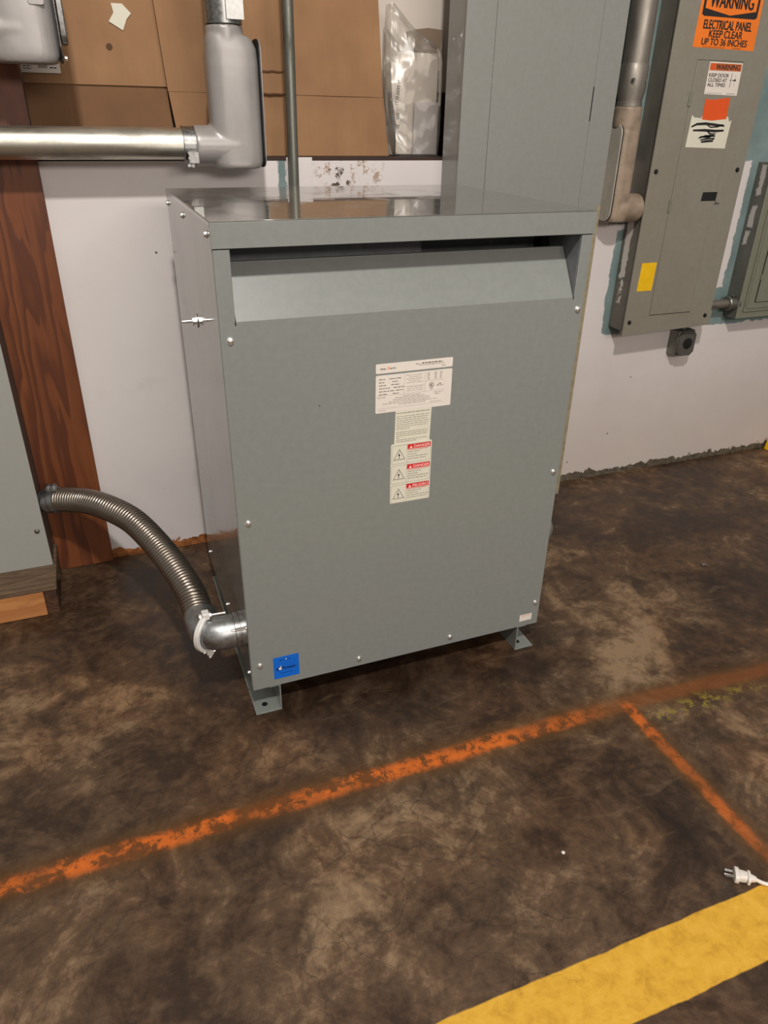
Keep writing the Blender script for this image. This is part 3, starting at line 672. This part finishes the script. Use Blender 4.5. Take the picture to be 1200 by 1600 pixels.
# ------------------------------------------------------------------ signed panelboard
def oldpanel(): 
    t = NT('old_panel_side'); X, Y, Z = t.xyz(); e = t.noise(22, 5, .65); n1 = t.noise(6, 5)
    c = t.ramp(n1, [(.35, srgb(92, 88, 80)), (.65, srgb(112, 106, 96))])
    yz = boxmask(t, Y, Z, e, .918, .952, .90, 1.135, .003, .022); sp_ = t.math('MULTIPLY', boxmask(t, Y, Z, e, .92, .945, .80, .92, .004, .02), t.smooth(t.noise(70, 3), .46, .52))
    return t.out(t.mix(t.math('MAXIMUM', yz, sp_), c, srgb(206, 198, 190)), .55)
M['oldside'] = oldpanel()
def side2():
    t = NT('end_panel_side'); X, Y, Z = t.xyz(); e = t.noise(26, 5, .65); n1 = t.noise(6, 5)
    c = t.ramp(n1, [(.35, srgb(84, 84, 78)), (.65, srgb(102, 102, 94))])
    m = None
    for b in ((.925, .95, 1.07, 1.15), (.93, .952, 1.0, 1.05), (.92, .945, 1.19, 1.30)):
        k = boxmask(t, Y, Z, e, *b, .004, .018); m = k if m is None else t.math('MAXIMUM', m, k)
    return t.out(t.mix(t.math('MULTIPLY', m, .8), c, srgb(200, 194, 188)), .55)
M['side2'] = side2()
P2 = thing('breaker_box', 'old grey wall panel covered with orange and white warning signs', 'panel', (1.95, .92, .69))
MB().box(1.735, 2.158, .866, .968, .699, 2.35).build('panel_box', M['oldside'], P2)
cv = MB(); yb, y0_ = .8655, .860; a, b, zb, zt = 1.841, 2.046, .7575, 1.632
cv.prism([(1.724, .684), (2.165, .697), (2.165, zb-.001), (1.724, zb-.001)], 'y', y0_, yb); cv.box(1.724, a-.0012, y0_, yb, zb-.001, zt+.001); cv.box(b+.0012, 2.158, y0_, yb, zb-.001, zt+.001)
cv.prism([(1.724, zt+.001), (2.158, zt+.001), (2.158, 2.36), (1.724, 2.36)], 'y', y0_, yb)
cvo = cv.build('front_cover', M['oldgrey'], P2)
MB().box(a-.001, b+.001, yb-.001, yb, zb, zt).build('door_gap', M['black'], P2)
dr = MB().box(a, b, y0_-.0015, yb-.0012, zb+.002, zt-.0005).build('door', M['oldgrey'], P2, .001)
for z in (1.515, 1.166):
    hg = MB(); pts = rrect(a-.008, a+.004, z-.024, z+.024, .004); hg.prism(pts, 'y', y0_-.004, y0_+.0005); hg.build('hinge', M['oldgrey2'], dr, .001)
for i, (x, z) in enumerate(((1.748, 1.283), (2.128, 1.287), (1.749, .736), (2.131, .738))):
    screw(P2, (x, y0_, z), (0, -1, 0), .0065, 'black', 'screw')
yd = y0_-.0015
def sticker(name, pts, mat, par, y=None, th=.0004):
    y = yd if y is None else y
    return MB().prism(pts, 'y', y-th, y).build(name, M[mat], par)
# big orange sign, above the door, on the cover
og = sticker('warning_sign', [(1.808, 1.668), (2.078, 1.666), (2.074, 1.852), (1.812, 1.852)], 'orange', P2, y0_)
lab(og, 'large orange electrical panel warning sign')
yq = y0_-.0004; mb = MB()
mb.prism([(1.822, 1.762), (1.832, 1.757), (2.052, 1.757), (2.062, 1.762), (2.062, 1.842), (1.822, 1.842)], 'y', yq-.0002, yq)
for sx, x0, x1, z0, z1 in (('ELECTRICAL PANEL', 1.838, 2.048, 1.722, 1.7475), ('KEEP CLEAR', 1.868, 2.014, 1.6985, 1.7195), ('UP TO 36 INCHES', 1.842, 2.042, 1.676, 1.6955)): text(mb, sx, x0, x1, z0, z1, yq-.0003)
bars(mb, 1.85, 1.95, 1.6705, .0012, yq-.0002); bars(mb, 1.98, 2.02, 1.6705, .0016, yq-.0002)
mb.build('lettering', M['ink'], og)
MB().prism([(1.832, 1.779), (1.942, 1.763), (2.052, 1.779), (2.052, 1.838), (1.832, 1.838)], 'y', yq-.0004, yq-.0002).build('orange_plate', M['orange'], og)
mb = MB(); text(mb, 'WARNING', 1.848, 2.036, 1.783, 1.822, yq-.0005); mb.build('heading_lettering', M['ink'], og)
# keep door closed sign
ws = sticker('warning_sign', [(1.896, 1.531), (2.045, 1.529), (2.043, 1.628), (1.895, 1.629)], 'white_label', dr); lab(ws, 'white and orange keep door closed sticker')
ws.parent = dr; yq = yd-.0004
P2kids = MB().box(1.899, 2.040, yq-.0002, yq, 1.603, 1.625); 
o = P2kids.build('orange_band', M['brownorange'], dr)
mb = MB(); text(mb, 'WARNING', 1.926, 2.034, 1.606, 1.622, yq-.0003)
for i, sx in enumerate(('KEEP DOOR', 'CLOSED AT', 'ALL TIMES')): text(mb, sx, 1.902, 1.990-.004*i, 1.5835-i*.0145, 1.5945-i*.0145, yq-.0001)
mb.box(2.003, 2.005, yq-.0001, yq, 1.553, 1.597); mb.box(2.021, 2.0217, yq-.0001, yq, 1.556, 1.594); mb.box(1.999, 2.003, yq-.0001, yq, 1.574, 1.577)
mb.prism([(2.009, 1.5745), (2.009, 1.5765), (2.018, 1.577), (2.022, 1.580), (2.027, 1.577), (2.027, 1.574), (2.020, 1.573)], 'y', yq-.0001, yq)
bars(mb, 1.90, 1.975, 1.5345, .001, yq); bars(mb, 1.998, 2.035, 1.534, .0016, yq)
mb.build('lettering', M['ink'], dr)
mb = MB(); mb.lathe((1.9125, yq-.0002, 1.614), (0, -1, 0), [(0, .0085), (.0002, .0085)], 20); mb.build('alert_symbol', M['redorange'], dr)
cl_ = sticker('paper_label', [(1.858, 1.363), (2.043, 1.359), (2.046, 1.452), (2.036, 1.446), (2.028, 1.462), (1.91, 1.468), (1.905, 1.456), (1.874, 1.458), (1.861, 1.466)], 'cream_label', dr); lab(cl_, 'cream paper label with black scribbles')
sticker('orange_label', [(1.909, 1.452), (1.955, 1.449), (2.020, 1.455), (2.017, 1.523), (1.985, 1.519), (1.935, 1.514), (1.907, 1.517)], 'redorange', dr, yd-.0004)
mb = MB()
def stroke(mb, pts, w, y):
    P = [Vector((p[0], 0, p[1])) for p in pts]; vs = []
    for i, q in enumerate(P):
        tn = (P[min(i+1, len(P)-1)]-P[max(i-1, 0)]).normalized(); nn = Vector((-tn.z, 0, tn.x))
        ww = w*(.5+.6*sin(pi*(i+.4)/(len(P)))); vs += [(q.x+nn.x*ww, y, q.z+nn.z*ww), (q.x-nn.x*ww, y, q.z-nn.z*ww)]
    mb.add(vs, [(2*i, 2*i+2, 2*i+3, 2*i+1) for i in range(len(P)-1)])
yq = yd-.0006
for pts, w in (([(1.868, 1.428), (1.89, 1.437), (1.93, 1.439), (1.975, 1.436), (2.018, 1.433)], .0042), ([(1.878, 1.417), (1.93, 1.418), (1.98, 1.416), (2.02, 1.418)], .0042), ([(1.94, 1.434), (1.955, 1.428), (1.99, 1.43), (2.01, 1.438)], .0022), ([(1.945, 1.415), (1.96, 1.406), (1.985, 1.409), (1.96, 1.398), (1.915, 1.396)], .0035), ([(1.91, 1.392), (1.94, 1.400), (1.985, 1.400), (1.975, 1.388)], .003), ([(1.92, 1.386), (1.95, 1.392), (1.985, 1.391)], .003), ([(1.925, 1.380), (1.95, 1.383), (1.98, 1.384)], .004)):
    stroke(mb, pts, w, yq)
mb.build('scribble', M['ink'], dr)
sticker('handle_recess', [(1.981, 1.180), (2.052, 1.180), (2.054, 1.211), (1.984, 1.211)], 'black', dr)
mb = MB()
for pts in ([(2.050, 1.171), (2.053, 1.166), (2.056, 1.177), (2.060, 1.168), (2.063, 1.174), (2.068, 1.167), (2.075, 1.172)],): stroke(mb, pts, .0016, yd-.0003)
mb.build('pen_mark', M['ink'], cvo)
ys = sticker('yellow_sticker', [(1.757, .857), (1.828, .857), (1.830, .963), (1.760, .963)], 'yellow', P2, y0_); lab(ys, 'plain yellow sticker')

# ------------------------------------------------------------------ panel at right edge
P3 = thing('breaker_box', 'olive grey panel cut off by the right edge of the frame', 'panel', (2.6, .92, .70))
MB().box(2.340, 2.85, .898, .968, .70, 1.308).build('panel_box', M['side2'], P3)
cv = MB(); cv.box(2.338, 2.852, .892, .898, .700, 1.312); cv.box(2.368, 2.83, .886, .892, .728, 1.29); cv.box(2.378, 2.82, .882, .886, .742, 1.28)
cv.build('front_cover', M['oldgrey2'], P3, .003)
MB().box(2.412, 2.80, .8805, .882, .768, 1.26).build('door_gap', M['black'], P3)
MB().box(2.4145, 2.798, .877, .8806, .7705, 1.258).build('door', M['oldgrey2'], P3, .001)
MB().box(2.409, 2.418, .8755, .8806, .862, .885).build('hinge', M['oldgrey2'], P3, .001)
N1 = thing('conduit_nipple', 'short steel conduit stub joining the signed panel to the edge panel', 'conduit', (2.25, .925, .76))
MB().cyl((2.1585, .925, .762), (2.33, .925, .762), .0175, n=28).build('pipe', M['galv_v'], N1)
mb = MB(); mb.lathe((2.300, .925, .762), (1, 0, 0), [(0, .027), (.004, .030), (.040, .030), (.042, .035), (.049, .035)], 30); mb.lathe((2.314, .915, .796), (0, -1, 0), [(0, .005), (.01, .005)], 10); mb.lathe((2.328, .915, .797), (0, -1, 0), [(0, .005), (.01, .005)], 10)
mb.build('coupling', M['darkpipe'], N1)
J = thing('junction_box', 'small dark square box with round hole hanging below the signed panel', 'box', (2.11, .93, .56))
jb = MB(); jb.box(2.066, 2.152, .912, .968, .555, .6635); jb.cyl((2.108, .94, .66), (2.108, .94, .6915), .012, n=16); jb.build('box_body', M['darkpipe'], J, .003)
oc = lambda x0, x1, z0, z1, k: [(x0+k, z0), (x1-k, z0), (x1, z0+k), (x1, z1-k), (x1-k, z1), (x0+k, z1), (x0, z1-k), (x0, z0+k)]
MB().prism(oc(2.068, 2.154, .556, .661, .016), 'y', .903, .912).build('cover', M['dark_steel'], J, .001)
MB().lathe((2.113, .9032, .609), (0, -1, 0), [(0, .024), (.0015, .024), (.002, .021)], 30).build('round_opening', M['black'], J)

# ------------------------------------------------------------------ things on the ledge
zl = 1.3252
def sheet(mb, x0, x1, z0, z1, y, th, lean=0.0, wav=.003, seed=0, nx=24, nz=20, xf=None):
    vs = []; 
    for s in (0, 1):
        for j in range(nz+1):
            for i in range(nx+1):
                u, v = i/nx, j/nz; x = x0+(x1-x0)*u; z = z0+(z1-z0)*v
                if xf: x = xf(u, v)
                yy = y+lean*v+mnoise.noise(Vector((x*4+seed, z*4, seed)))*wav
                vs.append((x, yy+th*s, z))
    k = (nx+1)*(nz+1); fs = []
    for j in range(nz):
        for i in range(nx):
            a = j*(nx+1)+i; fs += [(a, a+1, a+nx+2, a+nx+1), (k+a, k+a+nx+1, k+a+nx+2, k+a+1)]
    for i in range(nx): fs += [(i, k+i, k+i+1, i+1), (nz*(nx+1)+i, nz*(nx+1)+i+1, k+nz*(nx+1)+i+1, k+nz*(nx+1)+i)]
    for j in range(nz):
        a = j*(nx+1); b = a+nx; fs += [(a, a+nx+1, k+a+nx+1, k+a), (b, k+b, k+b+nx+1, b+nx+1)]
    mb.add(vs, fs); return mb
C1 = thing('cardboard_box', 'flattened brown cardboard box with torn tape behind the big conduit at left', 'cardboard', (-.1, 1.1, zl))
sheet(MB(), 0, 0, 1.5108, 2.2, 1.110, .006, .01, .002, 1, xf=lambda u, v: -.316+.02*v+(.398+.0*v)*u).build('box_wall', M['card'], C1)
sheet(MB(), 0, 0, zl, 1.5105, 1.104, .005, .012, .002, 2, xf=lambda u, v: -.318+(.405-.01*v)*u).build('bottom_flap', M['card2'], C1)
mb = MB(); mb.prism([(-.064, 1.668), (-.028, 1.648), (-.014, 1.676), (.0, 1.690), (-.022, 1.712), (-.052, 1.712), (-.048, 1.690)], 'y', 1.1095, 1.1125); mb.build('torn_tape', M['cream_label'], C1)
MB().lathe((-.072, 1.1135, 1.607), (0, -1, 0), [(0, .009), (.003, .009)], 12).build('punched_hole', M['cardedge'], C1)
bl = MB().box(-.318, -.214, 1.103, 1.1065, 1.536, 1.60).build('shipping_label', M['paper'], C1)
mb = MB()
for i in range(9): mb.box(-.272+i*.0028, -.2706+i*.0028, 1.1025, 1.103, 1.5475, 1.56)
bars(mb, -.312, -.29, 1.552, .002, 1.103); bars(mb, -.312, -.29, 1.546, .002, 1.103); bars(mb, -.242, -.224, 1.549, .003, 1.103); mb.build('barcode', M['ink'], bl)
C2 = thing('cardboard_sheet', 'large brown cardboard sheet with fold creases leaning beside the plastic bag', 'cardboard', (.4, 1.08, zl))
def xr(u, v):
    xl_ = .098-.045*v*1.0; xr_ = .793-.055*v
    return xl_+(xr_-xl_)*u
sheet(MB(), 0, 0, zl, 1.498, 1.082, .006, .006, .002, 5, xf=lambda u, v: (.098-.02*v)+((.790-.020*v)-(.098-.02*v))*u).build('lower_flap', M['card'], C2)
sheet(MB(), 0, 0, 1.4985, 2.25, 1.086, .006, .02, .003, 6, xf=lambda u, v: (.077-.045*v)+((.768-.05*v)-(.077-.045*v))*u).build('upper_sheet', M['card'], C2)
mb = MB(); mb.box(.315, .445, 1.0805, 1.0865, 1.4975, 1.501); mb.build('fold_crease', M['cardedge'], C2)
stroke_ = MB()
for zc in (1.560, 1.499):
    pts = [(.315+.014*i, zc+.003*mnoise.noise(Vector((i*.9, zc*30, 0)))) for i in range(10)]; stroke(stroke_, pts, .0022, 1.0795 if zc < 1.5 else 1.0835)
stroke_.build('crease_tear', M['cardedge'], C2)
MB().prism([(.070, 1.75), (.085, 1.75), (.105, 1.50), (.09, 1.50)], 'y', 1.0985, 1.0995).build('side_seam', M['cardedge'], C2)
tag(MB().prism([(.862, 1.392), (.972, 1.395), (.985, 1.56), (1.0, 1.700), (.945, 1.703), (.90, 1.697), (.872, 1.690)], 'y', 1.140, 1.146).build('hardboard_offcut', M['brownboard'], None), 'dull brown board offcut standing behind the clear plastic bag', 'board')
tag(MB().box(.86, 1.03, 1.148, 1.167, zl+.001, 1.52).build('wood_block', M['darkwood'], None), 'dark brown wood strip behind the bag at the tall panel', 'wood')
# bag and contents
tag(sheet(MB(), .815, .955, zl+.006, 1.628, 1.075, .0012, .008, .004, 8, xf=lambda u, v: .812+.145*u+.004*v).build('paper_document', M['paper']), 'large white sheet of paper inside the clear plastic bag', 'paper')
tag(sheet(MB(), .87, .96, zl+.006, 1.487, 1.064, .0012, .004, .003, 11, xf=lambda u, v: .870+.088*u+.004*v).build('paper_document', M['paper2']), 'small bluish folded paper low in the plastic bag', 'paper')
pl = MB(); pl.prism([(.784, 1.600), (.848, 1.586), (.838, 1.52), (.818, 1.42), (.806, 1.42), (.790, 1.50)], 'y', 1.0605, 1.0615); plo = pl.build('printed_label', M['white_label']); tag(plo, 'white printed label with black type inside the bag at its left', 'label')
mb = MB(); text(mb, '49 54297 01 11', .775, .845, 1.508, 1.519, 1.0603, rot=radians(-97))
for i in range(5): mb.box(.806, .818, 1.0600, 1.0604, 1.436+i*.004, 1.438+i*.004)
mb.build('lettering', M['ink'], plo)
bg = MB(); nz, nx = 60, 36
def bnd(v):
    # left / right edge of the bag as a function of height 0..1
    L = [(0, .806), (.12, .790), (.40, .768), (.72, .768), (1, .776)]; R = [(0, .962), (.3, .968), (.66, .966), (.74, .955), (.84, .865), (1, .786)]
    def f(T):
        for (a, x), (b, y) in zip(T, T[1:]):
            if v <= b: return x+(y-x)*(v-a)/(b-a)
        return T[-1][1]
    return f(L), f(R)
vs = []
for s in (0, 1):
    for j in range(nz+1):
        v = j/nz; l, r = bnd(v); z = zl+.002+v*.425
        for i in range(nx+1):
            u = i/nx; x = l+(r-l)*u; puff = (sin(pi*u)**.5)*min(1, (1-v)*3+.1)*.012
            w = 0
            for k, (fx, fz, am) in enumerate(((10, 6, .010), (22, 14, .005), (40, 26, .0012))):
                n_ = mnoise.noise(Vector((x*fx+z*fx*.6, z*fz-x*fz*.7, k*7+s*3))); w += am*(1-2*abs(n_))
            y = 1.052-puff-w*.55 if s == 0 else 1.092+w*.3
            if i in (0, nx) : y = 1.066
            vs.append((x, y, z))
k = (nx+1)*(nz+1); fs = []
for s in (0, 1):
    for j in range(nz):
        for i in range(nx): a = s*k+j*(nx+1)+i; fs.append((a, a+1, a+nx+2, a+nx+1))
bg.add(vs, fs); tag(bg.build('plastic_bag', M['bag'], None, smooth=80), 'crumpled clear plastic bag of papers on the ledge beside the tall panel', 'bag')

# ------------------------------------------------------------------ floor items
E_ = thing('extension_cord', 'white three-prong plug and cord lying beside the yellow floor stripe', 'cord', (.89, -.85, 0))
ax = Vector((.70, -.52, 0)).normalized(); sd = Vector((.52, .70, 0)).normalized(); up = Vector((0, 0, 1)); c0 = Vector((.868, -.838, .0135))
pg = MB()
def seg(mb, a, b, hw0, hh0, hw1, hh1, n=20):
    vs = []
    for t_, hw, hh in ((a, hw0, hh0), (b, hw1, hh1)):
        for i in range(n):
            an = 2*pi*i/n; cx_, sx_ = cos(an), sin(an); q = (abs(cx_)**3.5+abs(sx_)**3.5)**(-1/3.5); vs.append(c0+ax*t_+sd*(cx_*q*hw)+up*(sx_*q*hh))
    mb.add(vs, [(i, (i+1) % n, n+(i+1) % n, n+i) for i in range(n)]+[tuple(range(n))[::-1], tuple(range(n, 2*n))])
seg(pg, -.002, .007, .0165, .0115, .0165, .0115); seg(pg, .007, .024, .0120, .0105, .0105, .0100); seg(pg, .024, .030, .0145, .0112, .0145, .0112); seg(pg, .030, .043, .0085, .008, .0050, .0050)
pg.build('plug_body', M['whiteplastic'], E_, .0012)
for sx_ in (-.0065, .0065):
    p = c0-ax*.004+sd*sx_; q = MB(); pts = [p+sd*w_*.0008+up*h_*.0032 for w_, h_ in ((-1, -1), (1, -1), (1, 1), (-1, 1))]; q.add(pts+[v-ax*.016 for v in pts], [(0, 1, 2, 3), (7, 6, 5, 4), (0, 4, 5, 1), (1, 5, 6, 2), (2, 6, 7, 3), (3, 7, 4, 0)]); q.build('prong', M['zinc'], E_)
MB().cyl(c0-ax*.002-up*.006, c0-ax*.02-up*.006, .0022, n=12).build('prong', M['zinc'], E_)
MB().sweep(catmull([c0+ax*.040, c0+ax*.06-up*.006, c0+ax*.10-up*.0095, (1.00, -.955, .004), (1.10, -1.05, .004), (1.22, -1.12, .004)], 8), .0042, 12).build('cord', M['whiteplastic'], E_)
tag(MB().box(1.712, 1.728, .180, .192, 0, .006).build('paint_chip', M['castzinc'], None, .0015), 'tiny glinting scrap on the floor near the wall at right', 'debris')
tag(MB().lathe((.555, -.655, 0), (0, 0, 1), [(0, .004), (.002, .0045), (.004, .002)], 9).build('paint_chip', M['paper'], None), 'tiny white speck on open floor between orange and yellow lines', 'debris')
tag(MB().prism([(2.800, 0), (2.87, 0), (2.86, .045), (2.812, .06)], 'y', .86, .95).build('wheel_chock', M['yellow'], None, .004), 'small yellow object against wall at the right frame edge', 'chock')
